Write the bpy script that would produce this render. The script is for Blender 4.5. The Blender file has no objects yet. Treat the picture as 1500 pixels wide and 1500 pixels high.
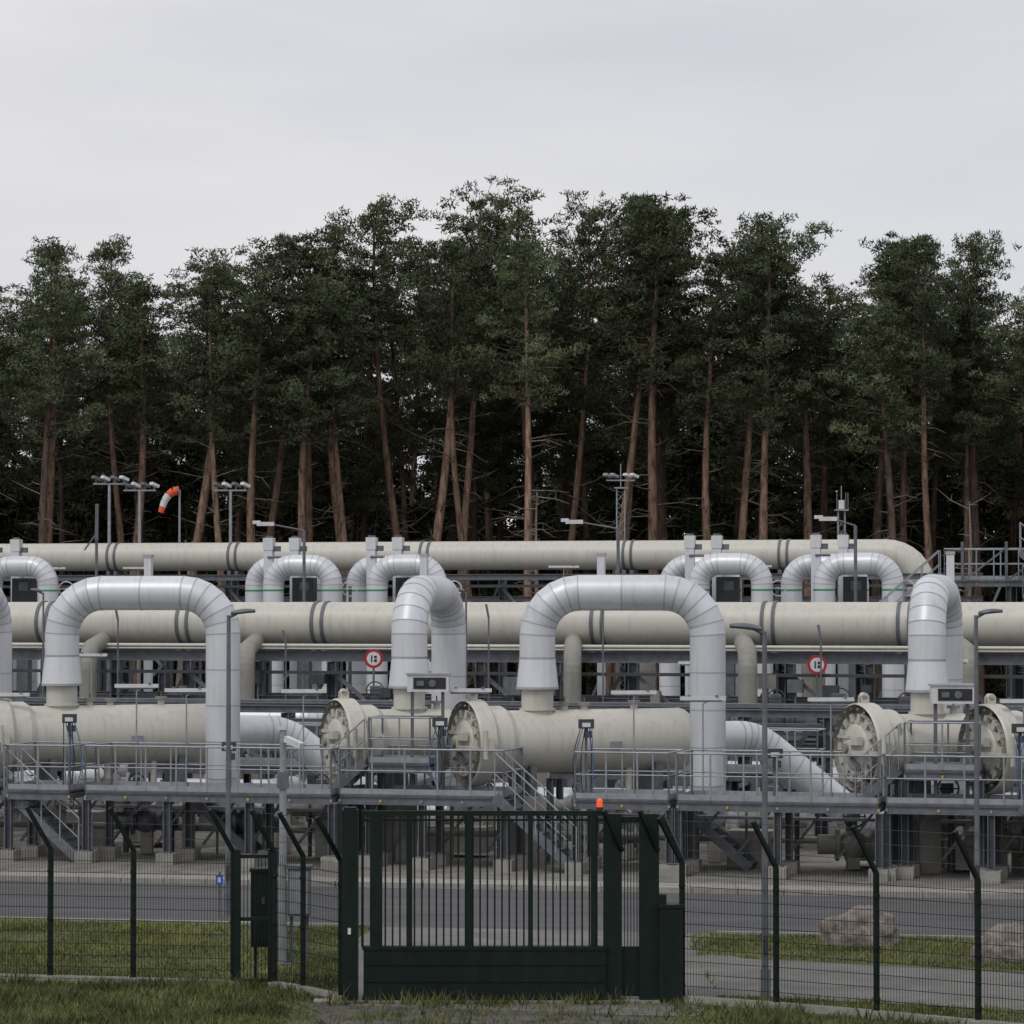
import bpy, math, random
import numpy as np
from mathutils import Vector, Matrix, noise
R = random.Random(7)
scene = bpy.context.scene
SL = -0.27   # the plant's rows run at this slope in the ground plane

# ------------------------------------------------------------------ materials
def mk(name, col, rough=0.6, metal=0.0, var=0.12, scale=3.0, stretch=(1,1,1), bump=0.0, bscale=40, objrand=0.0, col2=None, dirt=0.0, det=5, spec=0.5):
    m = bpy.data.materials.new(name); m.use_nodes = True
    nt = m.node_tree; N = nt.nodes; L = nt.links
    b = N['Principled BSDF']; b.inputs['Roughness'].default_value = rough; b.inputs['Metallic'].default_value = metal
    b.inputs['Specular IOR Level'].default_value = spec
    tc = N.new('ShaderNodeTexCoord'); mp = N.new('ShaderNodeMapping'); mp.inputs['Scale'].default_value = stretch
    L.new(tc.outputs['Object'], mp.inputs['Vector'])
    n = N.new('ShaderNodeTexNoise'); n.inputs['Scale'].default_value = scale; n.inputs['Detail'].default_value = det; n.inputs['Roughness'].default_value = 0.65
    L.new(mp.outputs[0], n.inputs['Vector'])
    r = N.new('ShaderNodeValToRGB'); r.color_ramp.elements[0].position = 0.3; r.color_ramp.elements[1].position = 0.7
    c1 = col2 if col2 else [c*(1+var) for c in col]
    r.color_ramp.elements[0].color = (*[c*(1-var) for c in col], 1); r.color_ramp.elements[1].color = (*c1, 1)
    L.new(n.outputs['Fac'], r.inputs['Fac'])
    out = r.outputs['Color']
    if dirt > 0:
        mp2 = N.new('ShaderNodeMapping'); mp2.inputs['Scale'].default_value = (5, 5, 0.5); L.new(tc.outputs['Object'], mp2.inputs['Vector'])
        n2 = N.new('ShaderNodeTexNoise'); n2.inputs['Scale'].default_value = 1.3; n2.inputs['Detail'].default_value = 6; L.new(mp2.outputs[0], n2.inputs['Vector'])
        mr = N.new('ShaderNodeMapRange'); mr.inputs[1].default_value = 0.5; mr.inputs[2].default_value = 0.75; mr.inputs[3].default_value = 0; mr.inputs[4].default_value = dirt
        L.new(n2.outputs['Fac'], mr.inputs[0])
        mx = N.new('ShaderNodeMixRGB'); mx.inputs[2].default_value = (0.12, 0.115, 0.095, 1); L.new(mr.outputs[0], mx.inputs[0]); L.new(out, mx.inputs[1]); out = mx.outputs[0]
    if objrand > 0:
        oi = N.new('ShaderNodeObjectInfo'); mr = N.new('ShaderNodeMapRange'); mr.inputs[3].default_value = 1-objrand; mr.inputs[4].default_value = 1+objrand
        L.new(oi.outputs['Random'], mr.inputs[0])
        h = N.new('ShaderNodeHueSaturation'); L.new(mr.outputs[0], h.inputs['Value']); L.new(out, h.inputs['Color']); out = h.outputs[0]
    L.new(out, b.inputs['Base Color'])
    if bump > 0:
        n3 = N.new('ShaderNodeTexNoise'); n3.inputs['Scale'].default_value = bscale; n3.inputs['Detail'].default_value = 4; L.new(tc.outputs['Object'], n3.inputs['Vector'])
        bp = N.new('ShaderNodeBump'); bp.inputs['Strength'].default_value = bump; bp.inputs['Distance'].default_value = 0.03
        L.new(n3.outputs['Fac'], bp.inputs['Height']); L.new(bp.outputs[0], b.inputs['Normal'])
    return m

CLAD  = mk('aluminium_cladding', (0.66,0.68,0.715), 0.40, 0.22, 0.05, 1.2, dirt=0.14)
CLAD2 = mk('aluminium_cladding_dull', (0.605,0.625,0.66), 0.46, 0.22, 0.05, 1.2, dirt=0.18)
SEAM  = mk('cladding_seam', (0.40,0.41,0.45), 0.5, 0.3, 0.1)
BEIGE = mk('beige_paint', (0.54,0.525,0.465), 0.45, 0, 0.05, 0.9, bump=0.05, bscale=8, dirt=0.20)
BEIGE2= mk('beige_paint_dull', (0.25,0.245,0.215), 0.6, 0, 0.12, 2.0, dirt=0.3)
STEEL = mk('galvanised_steel', (0.14,0.152,0.172), 0.5, 0.25, 0.28, 4.0, dirt=0.25)
STEELD= mk('dark_steel', (0.052,0.057,0.066), 0.6, 0.2, 0.25, 3.0)
RAIL  = mk('railing_steel', (0.30,0.32,0.345), 0.45, 0.3, 0.2, 5.0)
BAND  = mk('rubber_band', (0.12,0.13,0.145), 0.6, 0, 0.15)
WHITE = mk('white_fixture', (0.62,0.63,0.64), 0.35, 0, 0.08, dirt=0.15)
DARK  = mk('black_parts', (0.02,0.021,0.024), 0.5, 0, 0.2)
GREEN = mk('dark_green_paint', (0.0036,0.0115,0.0090), 0.5, 0, 0.3, 4.0, dirt=0.05, spec=0.26)
GSTRIPE=mk('green_stripe', (0.05,0.28,0.13), 0.5)
REDM  = mk('sign_red', (0.36,0.02,0.025), 0.5)
ORANGE= mk('windsock_orange', (0.70,0.10,0.05), 0.7)
BLUE  = mk('blue_cable', (0.07,0.14,0.27), 0.5)
BLUES = mk('sign_blue', (0.02,0.13,0.5), 0.5)
YEL   = mk('yellow_marker', (0.55,0.36,0.03), 0.5)
CONC  = mk('concrete', (0.29,0.28,0.255), 0.9, 0, 0.2, 2.5, bump=0.3, bscale=20, dirt=0.3)
BARK  = mk('pine_bark', (0.16,0.107,0.08), 0.95, 0, 0.45, 2.2, stretch=(3,3,0.6), bump=0.8, bscale=9, objrand=0.35, col2=(0.38,0.25,0.185), det=3, spec=0.1)
BARKB = mk('shaded_pine_bark', (0.075,0.056,0.046), 0.95, 0, 0.4, 2.2, stretch=(3,3,0.6), bump=0.8, bscale=9, objrand=0.3, col2=(0.145,0.10,0.078), det=2, spec=0.1)  # pine bark with the forest interior's shade put into its colour; branches share it
BARKD = mk('bare_bark', (0.21,0.175,0.15), 0.95, 0, 0.35, 2.2, stretch=(3,3,0.6), bump=0.6, bscale=9, det=3, spec=0.1)
TWIG  = mk('dead_twig', (0.165,0.135,0.115), 0.95, 0, 0.3, objrand=0.25, det=1, spec=0.1)
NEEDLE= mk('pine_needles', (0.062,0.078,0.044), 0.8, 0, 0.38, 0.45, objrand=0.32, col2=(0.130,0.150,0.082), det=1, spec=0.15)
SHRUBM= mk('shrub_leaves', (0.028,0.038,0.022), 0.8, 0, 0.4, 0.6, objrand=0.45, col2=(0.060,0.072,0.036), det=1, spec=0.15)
ROCK  = mk('granite', (0.125,0.112,0.102), 0.9, 0, 0.4, 5.0, bump=1.0, bscale=12, col2=(0.30,0.255,0.228), dirt=0.35)
ASPH  = mk('asphalt', (0.080,0.080,0.083), 0.9, 0, 0.14, 0.7, stretch=(0.3,1.5,1), bump=0.5, bscale=60, col2=(0.115,0.115,0.118))
DRIVE = mk('driveway_asphalt', (0.14,0.138,0.13), 0.92, 0, 0.18, 0.8, bump=0.5, bscale=50, col2=(0.20,0.195,0.185))
YARDM = mk('yard_gravel', (0.18,0.17,0.15), 0.95, 0, 0.3, 1.2, bump=0.8, bscale=30, col2=(0.29,0.275,0.25))
GRAVD = mk('dark_gravel', (0.075,0.072,0.062), 0.95, 0, 0.5, 2.5, bump=1.0, bscale=30, col2=(0.14,0.135,0.11))
GROUNDM=mk('grass_ground', (0.050,0.063,0.020), 0.95, 0, 0.4, 0.9, bump=0.8, bscale=15, col2=(0.12,0.13,0.048))
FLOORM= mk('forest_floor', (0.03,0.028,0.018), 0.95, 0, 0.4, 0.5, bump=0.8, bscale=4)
BLADE = mk('grass_blades', (0.095,0.122,0.030), 0.7, 0, 0.45, 0.55, col2=(0.26,0.27,0.095), spec=0.2)
BLADE2= mk('rough_grass_blades', (0.060,0.082,0.026), 0.7, 0, 0.5, 0.9, col2=(0.18,0.195,0.072), spec=0.2)
LAMP = bpy.data.materials.new('amber_lamp'); LAMP.use_nodes = True
_b = LAMP.node_tree.nodes['Principled BSDF']; _b.inputs['Base Color'].default_value = (0.7,0.08,0.02,1)
_b.inputs['Emission Color'].default_value = (1,0.12,0.02,1); _b.inputs['Emission Strength'].default_value = 0.5

# ------------------------------------------------------------------ mesh builder
def frame(d):
    d = d.normalized(); up = Vector((0,0,1)) if abs(d.z) < 0.95 else Vector((1,0,0))
    a = d.cross(up).normalized(); return a, a.cross(d).normalized()
RS = random.Random(99)
class MB:
    def __init__(s): s.v=[]; s.f=[]; s.m=[]; s.s=[]; s.mats=[]; s.M=Matrix()
    def add(s, vs, fs, mat, smooth=False):
        if mat not in s.mats: s.mats.append(mat)
        k = s.mats.index(mat); o = len(s.v)
        s.v.extend([tuple(s.M @ Vector(p)) for p in vs])
        for f in fs: s.f.append(tuple(i+o for i in f)); s.m.append(k); s.s.append(smooth)
    def cyl(s, p0, p1, r0, mat, r1=None, n=12, cap=True):
        p0=Vector(p0); p1=Vector(p1); r1 = r0 if r1 is None else r1
        a,b = frame(p1-p0); cs=[(math.cos(2*math.pi*i/n), math.sin(2*math.pi*i/n)) for i in range(n)]
        A=[p0+(a*c+b*t)*r0 for c,t in cs]; B=[p1+(a*c+b*t)*r1 for c,t in cs]
        s.add(A+B, [(i,(i+1)%n,n+(i+1)%n,n+i) for i in range(n)], mat, True)
        if cap: s.add(A+B, [tuple(range(n))[::-1], tuple(range(n,2*n))], mat)
    def box(s, c, sz, mat, rz=0.0):
        c=Vector(c); h=[q/2 for q in sz]; Rm=Matrix.Rotation(rz,3,'Z')
        vs=[c+Rm@Vector((x*h[0],y*h[1],z*h[2])) for x in(-1,1) for y in(-1,1) for z in(-1,1)]
        s.add(vs, [(0,1,3,2),(4,6,7,5),(0,4,5,1),(2,3,7,6),(0,2,6,4),(1,5,7,3)], mat)
    def beam(s, p0, p1, w, h, mat):
        p0=Vector(p0); p1=Vector(p1); a,b=frame(p1-p0); vs=[]
        for p in (p0,p1):
            for i,j in((-1,-1),(1,-1),(1,1),(-1,1)): vs.append(p+a*(i*w/2)+b*(j*h/2))
        s.add(vs, [(0,1,2,3)[::-1],(4,5,6,7),(0,1,5,4),(1,2,6,5),(2,3,7,6),(3,0,4,7)], mat)
    def hbeam(s, p0, p1, w, h, mat, t=0.03):
        p0=Vector(p0); p1=Vector(p1); a,b=frame(p1-p0)
        s.beam(p0+b*(h/2-t/2), p1+b*(h/2-t/2), w, t, mat); s.beam(p0-b*(h/2-t/2), p1-b*(h/2-t/2), w, t, mat)
        s.beam(p0, p1, t, h-2*t-0.002, mat)
    def tube(s, path, r, mat, n=28, seam=None):
        P=[Vector(p) for p in path]; k=len(P); T=[]
        for i in range(k):
            t = (P[min(i+1,k-1)]-P[i]).normalized() if i==0 else ((P[i]-P[i-1]).normalized() if i==k-1 else ((P[i]-P[i-1]).normalized()+(P[i+1]-P[i]).normalized()).normalized())
            T.append(t)
        a,b = frame(T[0]); rings=[]; frs=[]
        for i in range(k):
            a=(a-T[i]*a.dot(T[i])).normalized(); b=T[i].cross(a).normalized(); frs.append((a.copy(),b.copy()))
            rings.append([P[i]+(a*math.cos(2*math.pi*j/n)+b*math.sin(2*math.pi*j/n))*r for j in range(n)])
        for i in range(k-1):
            mm = (CLAD2 if RS.random()<0.35 else CLAD) if mat is CLAD else mat
            s.add(rings[i]+rings[i+1], [(j,(j+1)%n,n+(j+1)%n,n+j) for j in range(n)], mm, True)
            if seam and i>0:
                a,b=frs[i]; q=[]
                for o in(-0.012,0.012): q+= [P[i]+T[i]*o+(a*math.cos(2*math.pi*j/n)+b*math.sin(2*math.pi*j/n))*(r+0.007) for j in range(n)]
                s.add(q, [(j,(j+1)%n,n+(j+1)%n,n+j) for j in range(n)], seam, True)
        s.add(rings[0], [tuple(range(n))], mat); s.add(rings[-1], [tuple(range(n))], mat)
    def dome(s, c, ax, r, h, mat, n=28, k=7):
        c=Vector(c); ax=Vector(ax).normalized(); a,b=frame(ax); vs=[]
        for i in range(k):
            t=math.pi/2*i/k
            for j in range(n): vs.append(c+ax*(h*math.sin(t))+(a*math.cos(2*math.pi*j/n)+b*math.sin(2*math.pi*j/n))*(r*math.cos(t)))
        vs.append(c+ax*h); fs=[]
        for i in range(k-1):
            for j in range(n): fs.append((i*n+j,i*n+(j+1)%n,(i+1)*n+(j+1)%n,(i+1)*n+j))
        for j in range(n): fs.append(((k-1)*n+j,(k-1)*n+(j+1)%n,k*n))
        s.add(vs,fs,mat,True)
    def band(s, c, ax, r, w, mat, n=32, t=0.03):
        c=Vector(c); ax=Vector(ax).normalized()
        a,b=frame(ax); vs=[]
        for (o,rr) in((-w/2,r),(-w/2,r+t),(w/2,r+t),(w/2,r)):
            for j in range(n): vs.append(c+ax*o+(a*math.cos(2*math.pi*j/n)+b*math.sin(2*math.pi*j/n))*rr)
        fs=[(q*n+j,q*n+(j+1)%n,((q+1)%4)*n+(j+1)%n,((q+1)%4)*n+j) for q in range(4) for j in range(n)]
        s.add(vs,fs,mat)
    def obj(s, name, link=True):
        me=bpy.data.meshes.new(name); me.from_pydata(s.v,[],s.f)
        for m in s.mats: me.materials.append(m)
        me.polygons.foreach_set('material_index', s.m); me.polygons.foreach_set('use_smooth', s.s); me.update()
        o=bpy.data.objects.new(name,me)
        if link: scene.collection.objects.link(o)
        return o

def fillet(pts, Rb, ns=6, step=1.0):
    P=[Vector(p) for p in pts]; out=[P[0]]
    def run(a,b):
        L=(b-a).length; k=max(1,int(round(L/step)))
        for i in range(1,k+1): out.append(a.lerp(b,i/k))
    cur=P[0]
    for i in range(1,len(P)-1):
        d0=(P[i]-P[i-1]).normalized(); d1=(P[i+1]-P[i]).normalized(); ang=d0.angle(d1)
        tl=Rb*math.tan(ang/2); a=P[i]-d0*tl; b=P[i]+d1*tl; run(cur,a)
        nrm=(d1-d0*d0.dot(d1)).normalized(); c=a+nrm*Rb
        for q in range(1,ns+1):
            t=ang*q/ns; out.append(c-nrm*(Rb*math.cos(t))+d0*(Rb*math.sin(t)))
        cur=b
    run(cur,P[-1]); return out
def row(X,Y0): return Y0+SL*X

# ------------------------------------------------------------------ world
w=bpy.data.worlds.new('World'); scene.world=w; w.use_nodes=True
nt=w.node_tree; N=nt.nodes; L=nt.links; bg=N['Background']; bg.inputs['Strength'].default_value=0.1
sky=N.new('ShaderNodeTexSky'); sky.sky_type='NISHITA'; sky.sun_disc=False; sky.sun_elevation=math.radians(52); sky.sun_rotation=math.radians(215)
tc=N.new('ShaderNodeTexCoord'); mp=N.new('ShaderNodeMapping'); mp.inputs['Scale'].default_value=(1.2,1.2,5.5); mp.inputs['Rotation'].default_value=(0,0.05,0); L.new(tc.outputs['Generated'],mp.inputs['Vector'])
cn=N.new('ShaderNodeTexNoise'); cn.inputs['Scale'].default_value=2.6; cn.inputs['Detail'].default_value=5; cn.inputs['Roughness'].default_value=0.5; L.new(mp.outputs[0],cn.inputs['Vector'])
cr=N.new('ShaderNodeValToRGB'); cr.color_ramp.elements[0].position=0.3; cr.color_ramp.elements[1].position=0.68
cr.color_ramp.elements[0].color=(0.63,0.64,0.695,1); cr.color_ramp.elements[1].color=(0.81,0.795,0.805,1); L.new(cn.outputs['Fac'],cr.inputs['Fac'])
sc=N.new('ShaderNodeVectorMath'); sc.operation='SCALE'; sc.inputs['Scale'].default_value=10.0; L.new(cr.outputs['Color'],sc.inputs[0])
mx=N.new('ShaderNodeMixRGB'); mx.inputs[0].default_value=0.94; L.new(sky.outputs[0],mx.inputs[1]); L.new(sc.outputs[0],mx.inputs[2]); L.new(mx.outputs[0],bg.inputs['Color'])
sd=bpy.data.lights.new('sun','SUN'); sd.energy=1.1; sd.angle=math.radians(24); sd.color=(1,0.97,0.93)
so=bpy.data.objects.new('sun',sd); scene.collection.objects.link(so); so.rotation_euler=(math.radians(38),0,math.radians(-35))

# ------------------------------------------------------------------ terrain
def sheet(name, poly, z, mat):
    b=MB(); b.add([(x,y,z) for x,y in poly],[tuple(range(len(poly)))],mat); return b.obj(name)
sheet('ground',[(-2000,-600),(2000,-600),(2000,3500),(-2000,3500)],0,GROUNDM)
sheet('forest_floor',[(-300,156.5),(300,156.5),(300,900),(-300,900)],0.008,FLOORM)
def yf(X): return 70.7-0.2*X
def yn(X): return 62.3-0.19*X
sheet('gravel_yard',[(-70,yf(-70)),(70,yf(70)),(70,148),(-70,156)],0.004,YARDM)
sheet('road',[(-70,yn(-70)),(70,yn(70)),(70,yf(70)),(-70,yf(-70))],0.008,ASPH)
sheet('driveway',[(-2.6,49.6),(2.9,49.3),(3.4,51.9),(8.5,49.8),(30,40.5),(30,46),(12,53.6),(7,55.8),(4.2,57.2),(3.6,59),(3.9,yn(3.9)),(-2.6,yn(-2.6)),(-3.1,60),(-2.7,55)],0.012,DRIVE)
sheet('gravel_patch',[(-3.6,51.2),(-3.0,49.6),(-3.4,46),(2.6,45),(3.0,48),(1.5,49.6),(-2.6,50.6)],0.016,GRAVD)
b=MB()
for i in range(-70,70):
    x0=i; x1=i+0.985
    b.add([(x0,yf(x0)+o,z) for o,z in((0,0.004),(0,0.13),(1.15,0.13),(1.15,0.004))]+[(x1,yf(x1)+o,z) for o,z in((0,0.004),(0,0.13),(1.15,0.13),(1.15,0.004))],
      [(0,1,5,4),(1,2,6,5),(2,3,7,6),(0,3,2,1),(4,5,6,7)],CONC)
b.obj('pavement_kerb')
b=MB()
for i in range(-70,70):
    if -3<=i<4: continue
    x0=i;x1=i+0.985
    b.add([(x0,yn(x0)-o,z) for o,z in((0,0),(0,0.06),(0.15,0.06),(0.15,0))]+[(x1,yn(x1)-o,z) for o,z in((0,0),(0,0.06),(0.15,0.06),(0.15,0))],[(0,1,5,4),(1,2,6,5),(2,3,7,6),(0,3,2,1),(4,5,6,7)],CONC)
b.obj('road_kerb')

def grass(name, n, xr, yr, ok, hmin, hmax, mat, seed):
    rs=np.random.RandomState(seed); x=rs.uniform(*xr,n); y=rs.uniform(*yr,n)
    keep=np.array([ok(a,c) for a,c in zip(x,y)]); x=x[keep]; y=y[keep]; k=len(x)
    pn=np.array([noise.noise(Vector((a*0.5,c*0.5,seed)))+0.5*noise.noise(Vector((a*2.2,c*2.2,seed))) for a,c in zip(x,y)])
    h=rs.uniform(hmin,hmax,k)*(1+1.1*np.clip(pn,-0.6,1)); an=rs.uniform(0,2*np.pi,k); wd=rs.uniform(0.008,0.02,k)
    V=np.zeros((k,3,3)); V[:,0,0]=x-np.cos(an)*wd; V[:,0,1]=y-np.sin(an)*wd; V[:,1,0]=x+np.cos(an)*wd; V[:,1,1]=y+np.sin(an)*wd
    V[:,2,0]=x+rs.normal(0,0.45,k)*h; V[:,2,1]=y+rs.normal(0,0.45,k)*h; V[:,2,2]=h
    me=bpy.data.meshes.new(name); me.vertices.add(3*k); me.vertices.foreach_set('co',V.ravel()); me.loops.add(3*k); me.loops.foreach_set('vertex_index',np.arange(3*k))
    me.polygons.add(k); me.polygons.foreach_set('loop_start',np.arange(0,3*k,3)); me.polygons.foreach_set('loop_total',np.full(k,3)); me.materials.append(mat); me.update(calc_edges=True); me.validate()
    o=bpy.data.objects.new(name,me); scene.collection.objects.link(o)
def fy(X):
    if X<-3: return 53.9-0.22*(X+8.7)
    if X<2.75: return 51.0
    return 51.0-0.70*(X-2.75)
def in_drive(x,y):
    wv=0.18*noise.noise(Vector((x*1.5,y*1.5,4)))
    if -2.9+wv<x<3.4+wv and y>49.5: return True
    if x>=3.4:
        lo=51.9-0.41*(x-3.4)+wv; hi=57.4-0.42*(x-4.2)+wv
        return lo<y<hi
    return False
grass('grass',170000,(-13,13),(46,66),lambda x,y: fy(x)+0.15<y<yn(x)-0.1 and not in_drive(x,y),0.04,0.10,BLADE,3)
def fg(x,y):
    if not y<fy(x)-0.15: return False
    if -3.5<x<2.6 and y<50.7 : return R.random()<0.12+0.9*max(0,noise.noise(Vector((x*1.3,y*1.3,0))))
    return True
grass('rough_grass',75000,(-10,10),(45.5,54.2),fg,0.06,0.18,BLADE2,5)
def wd_(x,y):
    d=abs(y-(fy(x)-0.15)); return d<0.35 and noise.noise(Vector((x*1.1,2,0)))>-0.05
grass('weeds',26000,(-10,10),(45.5,54.5),wd_,0.10,0.28,BLADE2,8)

# ------------------------------------------------------------------ pig traps (receiver vessels)
def vessel(name, X, Y, length, long=True):
    b=MB(); ang=math.radians(25); b.M=Matrix.Translation((X,Y,3.0))@Matrix.Rotation(ang,4,'Z')
    r=0.78
    n=40; prof=[(0.16,0.80),(-0.02,0.82),(-0.02,1.03),(0.03,1.07),(0.42,1.07),(0.47,1.02),(0.50,0.90),(0.95,0.90),(1.15,r)]
    for i in range(len(prof)-1):
        (x0,r0),(x1,r1)=prof[i],prof[i+1]; b.cyl((x0,0,0),(x1,0,0),r0,BEIGE,r1=r1,n=n,cap=False)
    b.cyl((0.16,0,0),(0.20,0,0),0.805,DARK,n=n)
    b.cyl((0.0,0,0),(0.15,0,0),0.64,BEIGE,n=n); b.dome((0.0,0,0),(-1,0,0),0.56,0.10,BEIGE,n=n)
    for k in range(14):
        t=2*math.pi*k/14; c,sn=math.cos(t),math.sin(t)
        b.beam((0.05,c*0.62,sn*0.62),(0.05,c*0.815,sn*0.815),0.13,0.17,BEIGE)
    for k in range(20):
        t=2*math.pi*(k+.5)/20; c,sn=math.cos(t),math.sin(t); b.cyl((-0.06,c*0.93,sn*0.93),(-0.02,c*0.93,sn*0.93),0.03,BEIGE2,n=6)
    b.cyl((-0.26,0,0),(-0.02,0,0),0.19,BEIGE,n=16); b.cyl((-0.34,0,0),(-0.26,0,0),0.11,BEIGE2,n=12)
    b.beam((-0.17,-0.05,-0.1),(-0.17,-1.12,-0.1),0.16,0.10,BEIGE); b.beam((-0.12,0.1,0.25),(-0.12,0.60,0.25),0.07,0.07,BEIGE)
    b.box((-0.2,-0.35,0.18),(0.16,0.3,0.2),BEIGE); b.beam((-0.14,0.0,-0.25),(-0.14,-0.45,-0.5),0.06,0.07,STEEL)
    b.cyl((0.05,-1.18,-0.35),(0.05,-1.18,0.35),0.06,BEIGE,n=10); b.box((0.15,-1.12,0.0),(0.25,0.16,0.3),BEIGE)
    for y in(-0.06,0.06): b.box((0.22,y,1.14),(0.22,0.04,0.2),BEIGE)
    b.cyl((0.22,-0.08,1.22),(0.22,0.08,1.22),0.09,BEIGE,n=12)
    seams=[1.15,2.9,4.4,length-0.35] if long else [1.15,length-0.35]
    for i in range(len(seams)-1): b.cyl((seams[i],0,0),(seams[i+1],0,0),r,BEIGE,n=n,cap=False)
    for q in seams: b.band((q,0,0),(1,0,0),r-0.002,0.03,BEIGE,n=n,t=0.010)
    b.dome((length-0.35,0,0),(1,0,0),r,0.42,BEIGE,n=n)
    b.cyl((2.0,0,0.6),(2.0,0,1.38),0.40,BEIGE,n=24); b.band((2.0,0,0.80),(0,0,1),0.40,0.05,BEIGE,t=0.05)
    for q,h in((2.75,0.12),(3.3,0.1),(4.7,0.14)):
        if q<length-0.5:
            b.cyl((q,0,r-0.05),(q,0,r+h),0.09,BEIGE,n=12); b.cyl((q,0,r+h),(q,0,r+h+0.07),0.16,BEIGE2,n=14)
            b.cyl((q,0,r+h+0.07),(q,0,r+h+0.2),0.02,STEEL,n=6)
    for q in((1.6,length-1.2) if long else (1.6,)):
        b.box((q,0,-0.9),(0.18,1.3,0.7),STEEL); b.box((q,0,-1.27),(0.34,1.5,0.04),STEEL)
        b.box((q,0,-2.15),(0.6,1.5,1.7),CONC)
    if long:
        b.cyl((3.2,-0.2,-0.6),(3.2,-0.2,-1.9),0.12,BEIGE,n=12); b.cyl((3.2,-0.2,-1.25),(3.2,-0.2,-1.12),0.2,BEIGE2,n=14)
        b.cyl((4.4,-0.3,-0.6),(4.4,-0.3,-1.9),0.09,BEIGE,n=12)
        b.box((3.8,-0.79,-0.1),(0.32,0.02,0.2),RAIL)
    return b.obj(name), b.M
TR=[(-13.5,80.8,6.3,True),(-1.18,77.5,6.3,True),(11.1,74.2,6.3,True),(-25.8,84.1,6.3,True),(23.4,70.9,6.3,True),
    (-4.4,78.4,3.3,False),(8.2,75.0,3.3,False),(-16.9,81.8,3.3,False),(20.5,71.7,3.3,False)]
for (X,Y,Ln,lg) in TR:
    o,M=vessel('pig_trap_vessel',X,Y,Ln,lg); p=M@Vector((2.0,0,0)); x,y=p.x,p.y; zt=6.70
    b=MB()
    b.cyl((x,y,4.30),(x,y,4.36),0.53,SEAM,n=28); b.cyl((x,y,4.36),(x,y,5.05),0.525,CLAD,r1=0.45,n=28,cap=False)
    b.cyl((x,y,5.05),(x,y,5.10),0.455,SEAM,n=28,cap=False)
    if lg:
        ex,ey=x+4.22,y-0.42
        b.tube(fillet([(x,y,5.05),(x,y,zt),(ex,ey,zt),(ex,ey,0.9),(ex+0.8,ey+3.5,0.9)],1.05,6,1.05),0.445,CLAD,seam=SEAM)
        b.obj('insulated_pipe_loop')
        c=MB(); q0=M@Vector((Ln+0.02,0,0)); q1=M@Vector((Ln+1.9,0,0)); d=(q1-q0).normalized()
        q2=q1+Vector((d.x*2.9,d.y*1.0,-2.1)); q3=q2+Vector((1.6,1.2,-0.4))
        c.cyl(M@Vector((Ln-0.2,0,0)),q0+d*0.35,0.62,BEIGE,r1=0.44,n=28)
        c.tube(fillet([q0+d*0.3,q1,q2,q3],1.3,5,0.8),0.42,CLAD,seam=SEAM); c.obj('outlet_pipe')
    else:
        ex,ey=x+0.92,y+3.55
        b.tube(fillet([(x,y,5.05),(x,y,zt),(ex,ey,zt),(ex,ey,1.2),(ex+1.5,ey+1.2,1.2)],1.05,6,1.05),0.455,CLAD,seam=SEAM)
        b.obj('insulated_pipe_loop')

# ------------------------------------------------------------------ elevated main pipelines
D=Vector((1,SL,0)).normalized()
def mainpipe(name,Y0,z,r,x0,x1,bands,drop=False):
    b=MB(); xs=[x0]
    while xs[-1]+6<x1: xs.append(xs[-1]+6)
    pts=[(x,row(x,Y0),z) for x in xs]
    if drop:
        f=fillet([pts[0],(x1,row(x1,Y0),z),(x1,row(x1,Y0),z-5)],1.5,8,6); b.tube(f,r,BEIGE,n=40)
    else: b.tube(pts+[(x1,row(x1,Y0),z)],r,BEIGE,n=40)
    for q in bands:
        for o in(-0.17,0.17):
            b.band((q+o,row(q+o,Y0),z),D,r-0.004,0.11,BAND,n=44,t=0.045)
            b.box((q+o,row(q+o,Y0)-0.1,z-r-0.12),(0.16,0.9,0.2),STEEL,math.atan(SL))
    for q in [i*2.93 for i in range(-20,20)]:
        if x0<q<x1-2: b.band((q,row(q,Y0),z),D,r-0.003,0.03,BEIGE,n=44,t=0.008)
    b.obj(name)
mainpipe('gas_pipeline',103,5.76,0.70,-60,60,[-38,-33,-27,-21.5,-15.8,-10.9,-6.3,2.9,8.3,12.5,18,24,30])
mainpipe('gas_pipeline',140,8.52,0.64,-60,17.6,[-40,-34,-25,-18.3,-12.6,-3.8,5.2,11.9],True)

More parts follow.
